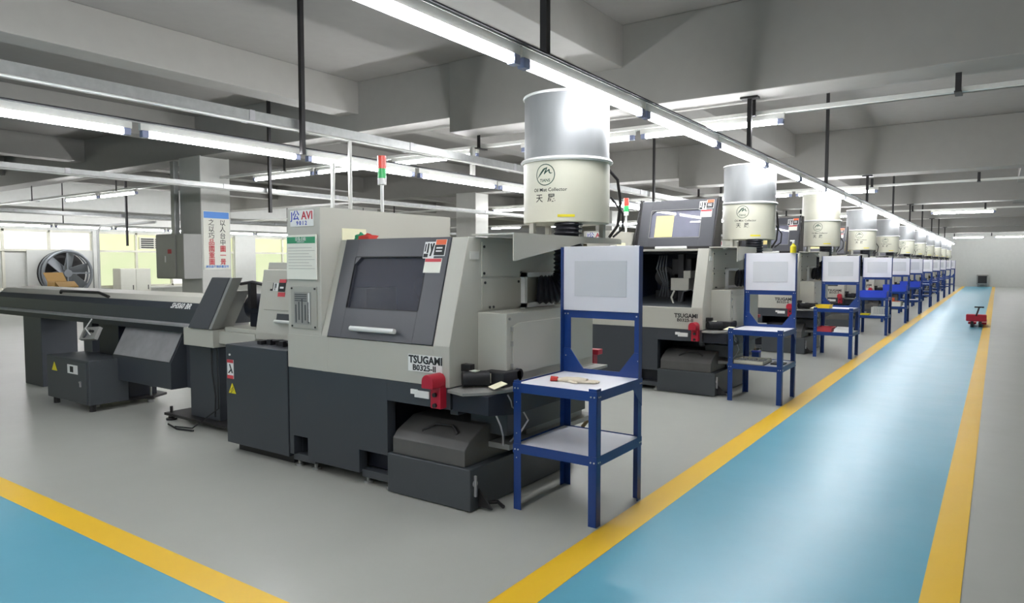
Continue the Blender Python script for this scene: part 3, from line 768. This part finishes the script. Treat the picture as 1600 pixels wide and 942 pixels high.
# ------------------------------------------------------------------ mist collectors
CX, CY, CR = -2.62, 4.47, .314
def on_drum(th0, z0, r=CR):
    def f(u, v, w):
        a = th0 + u / r
        return Vector((CX + (r + .0015 + w) * math.cos(a), CY + (r + .0015 + w) * math.sin(a), z0 + v))
    return f
def collector(label):
    t = thing('mist_collector', label, 'mist collector', (CX, CY, 1.68), 'mist collector drums on the lathes')
    MB().lathe(CX, CY, [(0, 1.78), (CR - .01, 1.78), (CR, 1.785), (CR, 2.225), (0, 2.225)], 56).build('lower_drum', M['cream'], t, 'cream painted lower drum')
    MB().lathe(CX, CY, [(CR - .02, 2.21), (CR + .015, 2.21), (CR + .024, 2.222), (CR + .015, 2.236), (CR - .02, 2.236)], 56).build('joint_ring', M['white'], t)
    up = MB().lathe(CX, CY, [(0, 2.227), (CR - .005, 2.227), (CR - .005, 2.69), (0, 2.69)], 56).build('upper_drum', M['drum'], t, 'bare galvanised upper drum')
    MB().lathe(CX, CY, [(CR - .02, 2.677), (CR + .003, 2.677), (CR + .006, 2.684), (CR + .003, 2.693), (CR - .02, 2.693)], 56).build('top_rim', M['white'], up)
    # logo
    lg = MB(); f = on_drum(math.radians(-88), 2.11)
    R = .075
    for k in range(40):
        a0, a1 = 2 * math.pi * k / 40, 2 * math.pi * (k + 1) / 40
        q = [f(rr * math.cos(a), rr * math.sin(a), 0) for rr, a in ((R, a0), (R, a1), (R - .006, a1), (R - .006, a0))]
        vs = [lg.bm.verts.new(p) for p in q]; lg.bm.faces.new(vs)
    def stroke(pts, w0):
        for (p, wa), (q, wb) in zip(zip(pts, w0), zip(pts[1:], w0[1:])):
            d = Vector((q[0] - p[0], q[1] - p[1])); nrm = Vector((-d.y, d.x)).normalized()
            c = [(p[0] + nrm.x * wa, p[1] + nrm.y * wa), (p[0] - nrm.x * wa, p[1] - nrm.y * wa), (q[0] - nrm.x * wb, q[1] - nrm.y * wb), (q[0] + nrm.x * wb, q[1] + nrm.y * wb)]
            lg.bm.faces.new([lg.bm.verts.new(f(a, b, 0)) for a, b in c])
    stroke([(-.062, -.022), (-.035, .01), (-.01, .038), (.018, .05)], [.001, .006, .007, .002])
    stroke([(.014, .046), (.002, .022), (-.008, .004)], [.002, .006, .003])
    stroke([(-.008, .004), (.012, .022), (.032, .036)], [.002, .004, .003])
    stroke([(.032, .036), (.03, .02), (.04, .008), (.056, .012)], [.005, .005, .004, .001])
    add_text(lg, 'TIANSHENG'[:5], .03, on_drum(math.radians(-88) - .005, 2.07), 0, .0004)
    lg.build('logo', M['inkgreen'], t)
    x = MB(); add_text(x, 'Oil Mist Collector', .034, on_drum(math.radians(-88) + .03 / CR, 2.005), 0, .0004, sx=1.02)
    add_text(x, '天  晟', .062, on_drum(math.radians(-88), 1.945), 0, .0004); x.build('lettering', M['ink'], t)
    x = MB(); fn = on_drum(math.radians(-60), 1.815)
    for k in range(4): x.bm.faces.new([x.bm.verts.new(fn(-.06 + (k + a) * .03, b, 0)) for a, b in ((0, 0), (1, 0), (1, .018), (0, .018))])
    x.build('yellow_sticker', M['warn'], t)
    # posts down to the bracket
    for a in (-118, -38, 40, 150):
        c, s_ = math.cos(math.radians(a)), math.sin(math.radians(a))
        px, py = CX + (CR - .03) * c, CY + (CR - .03) * s_
        px = min(px, -2.42)
        MB().box(px - .018, px + .018, py - .018, py + .018, 1.681, 1.78).build('support_leg', M['beige'], t)
    # corrugated duct from drum bottom to the lathe's side flange
        dx, dyy = -2.50, 4.29
    P = []
    for k in range(24): P.append(Vector((dx, dyy, 1.78 - k * .0150)))
    c0 = Vector((dx, dyy, P[-1].z))
    end = Vector((-2.675, 4.17, 1.31))
    for k in range(1, 22):
        tt = k / 21
        b0, b1, b2 = c0, Vector((dx + .01, dyy - .02, 1.29)), end
        P.append(b0 * (1 - tt) ** 2 + b1 * 2 * tt * (1 - tt) + b2 * tt ** 2)
    MB().tube(P, [.105 if k % 2 else .09 for k in range(len(P))], 22).build('corrugated_duct', M['duct'], t, 'black corrugated duct')
    # cables down the right side
    MB().tube([(CX + .20, CY + .27, 2.2), (CX + .25, CY + .33, 2.12), (CX + .26, CY + .36, 1.95), (CX + .24, CY + .36, 1.78), (CX + .2, CY + .3, 1.69)], .012, 8).tube([(CX + .26, CY + .2, 1.98), (CX + .33, CY + .26, 1.86), (CX + .31, CY + .3, 1.75), (CX + .24, CY + .28, 1.69)], .008, 8).build('power_cable', M['black'], t)
    return t
c1 = collector('large round drum with green logo on the nearest lathe, bare metal top')
for i in range(10):
    dx_ = .055 if i == 0 else .035
    c = dup(c1, (dx_, 4.4 * (i + 1), 0), ['second drum down the row, above the lathe with open chamber', 'third drum down the row, cream coloured top and bottom'][i] if i < 2 else '%s mist collector drum down the row from the near end' % ORD[i + 1].capitalize())
    if i == 1:
        for ch in c.children:
            if ch.name.startswith('upper_drum'):
                ch.material_slots[0].link = 'OBJECT'; ch.material_slots[0].material = M['cream']
                ch['label'] = 'cream painted upper drum'

# ------------------------------------------------------------------ blue work stands
SX0, SX1 = -2.38, -1.815
def station(label):
    Y0, Y1 = 3.44, 4.04
    t = thing('work_stand', label, 'work stand', ((SX0 + SX1) / 2, Y0, 0), 'blue work stands along the yellow line')
    w, th = .052, .004
    def angle(x, y, sx, sy, z1):
        """L section with its corner at (x, y), flanges pointing sx, sy"""
        m = MB()
        m.box(min(x, x + sx * w), max(x, x + sx * w), min(y, y + sy * th), max(y, y + sy * th), 0, z1)
        m.box(min(x, x + sx * th), max(x, x + sx * th), min(y, y + sy * w), max(y, y + sy * w), 0, z1)
        return m
    for (x, y, sx, sy, z) in ((SX0, Y0, 1, 1, .79), (SX1, Y0, -1, 1, .79), (SX0, Y1, 1, -1, 1.60), (SX1, Y1, -1, -1, 1.60)):
        angle(x, y, sx, sy, z).build('leg', M['station'], t)
    for (z, nm) in ((.77, 'table_top'), (.40, 'lower_shelf')):
        sh = MB().box(SX0 + .006, SX1 - .006, Y0 + .006, Y1 - .006, z - .012, z, .002).build(nm, M['board'], t)
        r = MB()
        r.box(SX0 - .002, SX1 + .002, Y0 - .004, Y0 + .0, z - .05, z + .006).box(SX0, SX1, Y1 - .004, Y1 - .0045 + .004, z - .05, z + .006)
        r.box(SX0 - .004, SX0, Y0 - .002, Y1, z - .05, z + .006).box(SX1, SX1 + .004, Y0 - .002, Y1, z - .05, z + .006)
        r.build('rim', M['station'], sh)
    # chamfer gussets below the table front and above its back
    for sgn, x in ((1, SX0), (-1, SX1)):
        MB().prism([(x, .776), (x + sgn * .17, .776), (x + sgn * .05, .93), (x, .93)], 'y', Y1 - .012, Y1 - .006).build('gusset_plate', M['station'], t)
    for x in (SX0 - .003, SX1):
        MB().prism([(Y1 - .002, .72), (Y1 - .002, .60), (Y1 - .07, .66), (Y1 - .13, .72)], 'x', x, x + .003).build('corner_brace', M['station'], t)
    for z0, z1 in ((1.135, 1.185), (.735, .80)): MB().box(SX0, SX1, Y1 - .010, Y1 - .004, z0, z1).build('cross_rail', M['station'], t)
    bd = MB().box(SX0 + .006, SX1 - .016, Y1 - .022, Y1 - .012, 1.185, 1.605, .002).build('notice_board', M['board'], t, 'white notice board')
    MB().box(SX0 + .09, SX1 - .10, Y1 - .025, Y1 - .022, 1.28, 1.51, .001).build('document_sleeve', M['sleeve'], bd)
    s = MB()
    for x in (SX0 + .013, SX0 + .035, SX1 - .013, SX1 - .035):
        for z in (.745, .372): s.cyl((x, Y0 - .004, z), (x, Y0 - .007, z), .005, 8)
        for z in (1.16,): s.cyl((x, Y1 - .010, z), (x, Y1 - .014, z), .005, 8)
    for x in (SX0 + .02, SX1 - .02): s.cyl((x, Y1 - .012, .88), (x, Y1 - .016, .88), .005, 8)
    for y in (Y0 + .015, Y0 + .035, Y1 - .015, Y1 - .035):
        for z in (.745, .372): s.cyl((SX1 + .004, y, z), (SX1 + .007, y, z), .005, 8)
    for z in (.35, .5, .69): s.cyl((SX0 + .022, Y0, z - .03), (SX0 + .022, Y0 - .002, z - .03), .0035, 8)
    s.build('bolts', M['screw'], t)
    return t
s1 = station('nearest blue work stand with a cotton glove on its top')
SB = [4.03, 8.13, 12.42, 16.65, 20.3, 24.0, 27.8, 31.6, 35.3, 39.2, 43.2]
slab = ['', 'second blue work stand, pale parts tray on its lower shelf', 'third blue work stand, small yellow box on its top', 'fourth blue work stand, long blue bin on top and white basket below']
for i in range(1, 11):
    dup(s1, (0, SB[i] - 4.03, 0), slab[i] if i < 4 else '%s blue work stand along the yellow line from the near end' % ORD[i].capitalize())

# things on the stands
t = thing('cotton_glove', 'off-white cotton glove with red cuff on the nearest stand', 'glove', (-2.12, 3.7, .77))
gm = MB()
gm.tube([(-2.21, 3.665, .784), (-2.15, 3.675, .789), (-2.08, 3.69, .79), (-2.02, 3.70, .786)], [.014, .03, .034, .028], 12)
for k in range(4):
    gm.tube([(-2.04, 3.675 + k * .018, .784), (-1.99, 3.685 + k * .02, .784), (-1.95 - .008 * abs(k - 1.5), 3.695 + k * .02, .780)], [.011, .0105, .008], 8)
gm.tube([(-2.12, 3.66, .784), (-2.09, 3.64, .782), (-2.05, 3.635, .781)], [.012, .011, .008], 8)
for v in gm.bm.verts: v.co.z = .7705 + max(0, (v.co.z - .77)) * .62
gm.build('glove_body', M['glovecloth'], t)
cm = MB().tube([(-2.245, 3.65, .787), (-2.205, 3.665, .785)], [.026, .024], 12)
for v in cm.bm.verts: v.co.z = .7705 + max(0, (v.co.z - .77)) * .7
cm.build('cuff', M['glovered'], t)

t = thing('work_glove', 'crumpled red and green glove lying on top of the nearest lathe', 'glove', (-3.72, 3.52, 1.66))
def lump(cx, cy, z, rx, ry, h, seed):
    r = random.Random(seed); m = bmesh.new()
    bmesh.ops.create_icosphere(m, subdivisions=3, radius=1)
    for v in m.verts:
        k = 1 + .22 * math.sin(v.co.x * 6 + seed) * math.cos(v.co.y * 5 + seed) + .1 * math.sin(v.co.z * 11 + seed * 2)
        v.co = Vector((cx + v.co.x * rx * k, cy + v.co.y * ry * k, z + max(0, v.co.z * k) * h))
    for f in m.faces: f.smooth = True
    b = MB(); b.bm.free(); b.bm = m; return b
lump(-3.68, 3.50, 1.661, .085, .05, .04, 1).build('red_palm', M['glovered'], t)
lump(-3.76, 3.51, 1.661, .04, .045, .05, 4).build('green_cuff', M['green'], t)

# tray of parts on stand 2
t = thing('parts_tray', 'pale flat tray of small parts on the lower shelf of the second stand', 'tray', (-2.2, 7.75, .40))
MB().box(-2.34, -2.02, 7.60, 7.95, .401, .407).box(-2.34, -2.335, 7.6, 7.95, .401, .44).box(-2.025, -2.02, 7.6, 7.95, .401, .44).box(-2.34, -2.02, 7.6, 7.605, .401, .44).box(-2.34, -2.02, 7.945, 7.95, .401, .44).build('tray_body', M['cream'], t)
x = MB()
for k in range(18): x.cyl((-2.31 + (k % 6) * .05, 7.63 + (k // 6) * .1, .408), (-2.31 + (k % 6) * .05, 7.63 + (k // 6) * .1, .435 + .01 * (k % 2)), .016, 10)
x.build('turned_parts', M['steelmat'], t)
single(MB().box(-1.98, -1.85, 7.72, 7.9, .4005, .415, .003), 'notepad', M['black'], 'black notepad on the lower shelf of the second stand', 'notepad', (-1.9, 7.8, .4005))
t = thing('blue_cup', 'small blue box behind the parts tray on the second stand', 'box', (-2.2, 8.02, .4))
MB().prism([(-2.25, 7.975), (-2.17, 7.975), (-2.17, 8.055), (-2.25, 8.055)], 'z', .401, .49, .004).build('body', M['station'], t)
MB().box(-2.253, -2.167, 7.972, 8.058, .49, .505, .003).build('lid', M['bluebin'], t)
# spray bottle
t = thing('spray_bottle', 'small yellow green spray bottle on top of the second stand board', 'bottle', (-1.855, 8.095, 1.602))
bx, by = -1.855, 8.095
SPRAY = []
MB().lathe(bx, by, [(0, 1.606), (.03, 1.606), (.032, 1.615), (.032, 1.675), (.012, 1.70), (.012, 1.71), (0, 1.71)], 18).build('body', M['warn'], t)
MB().cyl((bx, by, 1.71), (bx, by, 1.73), .013, 10).box(bx - .035, bx + .012, by - .008, by + .008, 1.73, 1.747, .003).build('spray_head', M['white'], t)

def bin_(x0, x1, y0, y1, z, h, m, name, label, cat, grp=None):
    t = thing(name, label, cat, ((x0 + x1) / 2, (y0 + y1) / 2, z), grp)
    e = .004; z += .001
    MB().box(x0, x1, y0, y1, z, z + e).box(x0, x0 + e, y0, y1, z, z + h).box(x1 - e, x1, y0, y1, z, z + h).box(x0, x1, y0, y0 + e, z, z + h).box(x0, x1, y1 - e, y1, z, z + h).build('bin_body', m, t)
    MB().box(x0 - .008, x1 + .008, y0 - .008, y0 + .002, z + h - .012, z + h).box(x0 - .008, x1 + .008, y1 - .002, y1 + .008, z + h - .012, z + h).box(x0 - .008, x0 + .002, y0, y1, z + h - .012, z + h).box(x1 - .002, x1 + .008, y0, y1, z + h - .012, z + h).build('rim', m, t)
    return t
Y3 = 12.42 - .59
bin_(-2.36, -2.16, Y3 + .05, Y3 + .3, .77, .055, M['yellowbox'], 'parts_box', 'small yellow open box on the third work stand', 'box')
bin_(-2.34, -2.12, Y3 + .05, Y3 + .35, .40, .07, M['redsheet'], 'parts_box', 'red open box on the lower shelf of the third stand', 'box')
single(MB().prism([(Y3 + .05, .401), (Y3 + .06, .45), (Y3 + .35, .47), (Y3 + .36, .401)], 'x', -2.09, -1.85, .003), 'paper_stack', M['white'], 'white paper stack on the lower shelf of the third stand', 'paper', (-1.97, Y3 + .2, .401))
Y4 = 16.65 - .59
bin_(-2.36, -1.85, Y4 + .06, Y4 + .42, .77, .14, M['bluebin'], 'storage_bin', 'blue bin on top of the fourth work stand', 'bin', 'blue bins on the stands')
b = thing('wire_basket', 'white slotted basket on the lower shelf of the fourth stand', 'basket', (-2.0, Y4 + .25, .40))
m = MB().box(-2.13, -1.84, Y4 + .06, Y4 + .4, .401, .406).box(-2.13, -1.84, Y4 + .055, Y4 + .062, .56, .575).box(-2.13, -1.84, Y4 + .4, Y4 + .407, .56, .575).box(-2.13, -2.124, Y4 + .06, Y4 + .4, .56, .575).box(-1.846, -1.84, Y4 + .06, Y4 + .4, .56, .575)
for k in range(10):
    xx = -2.13 + k * .0318
    m.box(xx, xx + .014, Y4 + .056, Y4 + .062, .405, .57).box(xx, xx + .014, Y4 + .4, Y4 + .406, .405, .57)
for k in range(10):
    yy = Y4 + .06 + k * .037
    m.box(-1.846, -1.84, yy, yy + .014, .405, .57).box(-2.13, -2.124, yy, yy + .014, .405, .57)
m.build('cage', M['white'], b)
bin_(-2.35, -2.17, Y4 + .06, Y4 + .3, .40, .03, M['warn'], 'parts_box', 'shallow yellow green tray on the lower shelf of the fourth stand', 'tray')
for i in (4, 5):
    yb = SB[i] - .59
    bin_(-2.36, -1.84, yb + .05, yb + .4, .77, .17, M['bluebin'], 'storage_bin', 'blue bin on top of the %s work stand' % ORD[i], 'bin', 'blue bins on the stands')
yb = SB[4] - .59
bin_(-2.35, -1.95, yb + .06, yb + .4, .40, .12, M['paper'], 'carton_tray', 'pale box on the lower shelf of the fifth stand', 'box')
single(MB().box(-2.25, -2.1, yb + .1, yb + .25, .53, .62, .01).box(-2.3, -2.0, yb + .1, yb + .35, .407, .53, .01), 'red_yellow_can', M['orange'], 'orange can in the pale box on the fifth stand', 'can', (-2.2, yb + .2, .407))

# ------------------------------------------------------------------ bar feeder of the first lathe
t = thing('bar_feeder', 'long charcoal bar feeder lying left of the nearest lathe', 'bar feeder', (-7.0, 3.8, 0))
MB().prism([(3.6, .93), (3.6, 1.06), (3.63, 1.12), (4.05, 1.12), (4.05, .93)], 'x', -10.6, -5.86, .004).build('trough', M['dark'], t)
MB().prism([(3.59, .895), (3.585, .915), (3.60, .93), (4.05, .93), (4.05, .895)], 'x', -10.6, -5.9).build('edge_strip', M['steelmat'], t)
MB().prism([(3.6, .84), (3.6, .893), (4.05, .893), (4.05, .84)], 'x', -10.6, -5.95).build('lower_rail', M['navy2'], t)
cv = MB().prism([(3.635, 1.121), (3.70, 1.175), (4.02, 1.19), (4.05, 1.121)], 'x', -10.6, -5.80, .004).build('top_cover', M['beige'], t, 'beige top cover')
MB().tube([(-8.9, 3.645, 1.15), (-8.85, 3.63, 1.175), (-7.95, 3.63, 1.175), (-7.75, 3.635, 1.135)], .016, 8).build('cover_handle', M['black'], cv)
x = MB(); add_text(x, 'SHS60 BR', .075, (Vector((-6.32, 3.612, 1.088)), Vector((1, 0, 0)), Vector((0, .45, .89)).normalized(), Vector((0, -.89, .45)).normalized()), bold=.002, shear=.3, sx=1.1)
x.build('lettering', M['white'], t)
# tilted end plate and head block
MB().prism([(-6.02, .91), (-5.70, .91), (-5.36, 1.37), (-5.62, 1.37)], 'y', 3.50, 3.56, .004).build('end_plate', M['door'], t)
MB().prism([(-5.70, .91), (-5.66, .91), (-5.32, 1.37), (-5.36, 1.37)], 'y', 3.505, 3.60, .003).prism([(-5.9, .91), (-5.7, .91), (-5.45, 1.25), (-5.6, 1.25)], 'y', 3.56, 3.75).build('plate_edge', M['panelgrey'], t)
MB().box(-6.13, -5.66, 3.52, 4.1, .745, .905, .006).box(-5.67, -5.14, 3.58, 4.0, .78, .89, .006).box(-5.6, -5.15, 3.6, 3.85, .89, .93, .005).build('head_block', M['beige'], t)
MB().cyl((-5.52, 3.86, 1.1), (-5.1, 3.86, 1.1), .12, 20).box(-5.45, -5.1, 3.75, 4.05, .93, 1.12, .01).build('spindle_liner_housing', M['navy2'], t)
MB().tube([(-5.5, 3.7, 1.31), (-5.3, 3.68, 1.33), (-5.12, 3.72, 1.3)], .014, 8).box(-5.34, -5.30, 3.66, 3.72, 1.1, 1.33).build('air_hose', M['black'], t)
ps = MB().box(-6.17, -5.70, 3.60, 4.05, .07, .745, .005).build('post', M['dark'], t)
MB().box(-6.50, -5.35, 3.52, 4.12, .045, .07, .003).build('base_plate', M['black'], ps)
for x_, y_ in ((-6.44, 3.56), (-5.42, 3.56), (-6.44, 4.08), (-5.42, 4.08)):
    MB().cyl((x_, y_, .03), (x_, y_, .13), .014, 8).cyl((x_, y_, 0), (x_, y_, .018), .05, 14).cyl((x_, y_, .018), (x_, y_, .035), .03, 10).build('levelling_foot', M['black'], ps)
MB().tube([(-5.8, 3.59, .74), (-5.78, 3.58, .5), (-5.72, 3.57, .3), (-5.7, 3.55, .12)], .007, 6).tube([(-5.72, 3.59, .74), (-5.69, 3.58, .45), (-5.66, 3.56, .2), (-5.9, 3.45, .012), (-6.1, 3.4, .01)], .006, 6).tube([(-5.8, 3.4, .012), (-6.0, 3.36, .01), (-6.25, 3.42, .01)], .008, 6).build('cables', M['rubber'], ps)
bb = MB().prism([(3.52, .30), (3.52, .55), (3.66, .83), (4.05, .83), (4.05, .30)], 'x', -7.46, -6.36, .004).box(-6.36, -6.28, 3.68, 4.0, .3, .85).build('remnant_box', M['dark'], t)
F2 = (Vector((-7.43, 3.515, .56)), Vector((1, 0, 0)), Vector((0, .14, .28)).normalized(), Vector((0, -.28, .14)).normalized())
MB().box(.0, 1.06, 0, .30, 0, .004, 0, F2).build('steel_chute', M['steelmat'], bb, 'bare steel chute')
MB().box(-8.05, -7.62, 3.66, 4.05, .07, .84, .004).box(-7.62, -7.52, 3.7, 4.0, .07, .40, .004).build('pedestal', M['navy2'], t)
pb = MB().prism([(-8.10, 3.45), (-7.72, 3.40), (-7.5, 3.6), (-7.4, 3.9), (-7.5, 4.1), (-8.1, 4.1)], 'z', .045, .07, .002).build('pedestal_plate', M['black'], t)
for x_, y_ in ((-7.66, 3.44), (-7.46, 3.9), (-8.0, 4.0)):
    MB().cyl((x_, y_, .03), (x_, y_, .16), .012, 8).cyl((x_, y_, 0), (x_, y_, .03), .04, 12).build('levelling_foot', M['galv'], pb)
MB().box(-8.3, -7.5, 3.55, 3.9, .46, .50, .004).box(-8.5, -8.3, 3.7, 4.0, .4, .84).build('cross_shelf', M['dark'], t)
MB().box(-8.1, -7.65, 3.92, 3.98, .5, .62).box(-7.9, -7.6, 3.9, 3.95, .66, .72).build('white_box', M['white'], t)
# pendant
pd = MB().box(-.17, .17, -.07, .07, -.02, .02, .006, (Vector((-8.08, 3.45, .80)), Vector((1, 0, .08)).normalized(), Vector((-.1, .45, .85)).normalized(), Vector((0, -.88, .47)).normalized())).build('pendant', M['panelgrey'], t)
x = MB().cyl((-8.14, 3.44, .79), (-8.145, 3.415, .80), .045, 16); x.build('dial', M['dark2'], pd)
x = MB()
for k in range(4): x.cyl((-8.04 + (k % 2) * .05, 3.435, .78 + (k // 2) * .05), (-8.04 + (k % 2) * .05, 3.42, .787 + (k // 2) * .05), .014, 10)
x.build('buttons', M['ink'], pd)
MB().tube([(-7.98, 3.42, .96), (-8.08, 3.40, .86), (-7.98, 3.40, .80)], .007, 6).build('white_clip', M['white'], pd)
pd.location = (.36, -.02, -.04)
# electric cabinet of the feeder
cb = MB().box(-8.30, -7.36, 3.24, 3.62, .075, .52, .005).build('control_cabinet', M['dark2'], t)
MB().box(-8.28, -7.40, 3.232, 3.24, .09, .50, .002).build('cabinet_door', M['dark2'], cb)
MB().box(-7.80, -7.58, 3.229, 3.232, .37, .46).build('meter', M['white'], cb)
MB().box(-7.74, -7.67, 3.227, 3.229, .385, .445).build('meter_window', M['ink'], cb)
MB().prism([(-8.16, .37), (-8.04, .37), (-8.10, .46)], 'y', 3.229, 3.232).build('warning_triangle', M['warn'], cb)
MB().cyl((-7.52, 3.232, .30), (-7.52, 3.215, .30), .01, 10).box(-7.528, -7.512, 3.22, 3.232, .25, .30).build('lock', M['screw'], cb)
for x_, y_ in ((-8.24, 3.30), (-7.44, 3.30), (-8.24, 3.56)):
    MB().cyl((x_, y_, 0), (x_, y_, .075), .03, 12).build('foot', M['black'], cb)
MB().box(-9.9, -9.4, 3.62, 4.02, 0, .845, .004).build('rear_post', M['dark'], t)

# second bar feeder seen over the first
# ------------------------------------------------------------------ red hand truck at the right edge of the aisle
t = thing('pallet_truck', 'red hand pallet truck with black handle at the right end of the aisle', 'pallet truck', (-.35, 19.5, 0))
MB().box(-.30, .10, 19.3, 19.5, .14, .30, .02).box(-.26, -.10, 19.5, 20.5, .06, .11, .01).box(-.1 + .04, .10, 19.5, 20.5, .06, .11, .01).build('forks', M['red'], t)
MB().tube([(-.10, 19.28, .28), (-.06, 19.0, .42), (-.04, 18.8, .5)], .018, 8).build('tiller', M['black'], t)
MB().tube([(-.13, 18.78, .5), (.05, 18.78, .5)], .016, 8).build('grip', M['black'], t)
for x_, y_ in ((-.18, 19.36), (-.02, 19.36), (-.18, 20.4), (.02, 20.4)):
    r_ = .07 if y_ < 20 else .04
    MB().cyl((x_ - .03, y_, r_), (x_ + .03, y_, r_), r_, 16).build('wheel', M['rubber'], t)
t.location.x -= .27

bpy.context.view_layer.update()
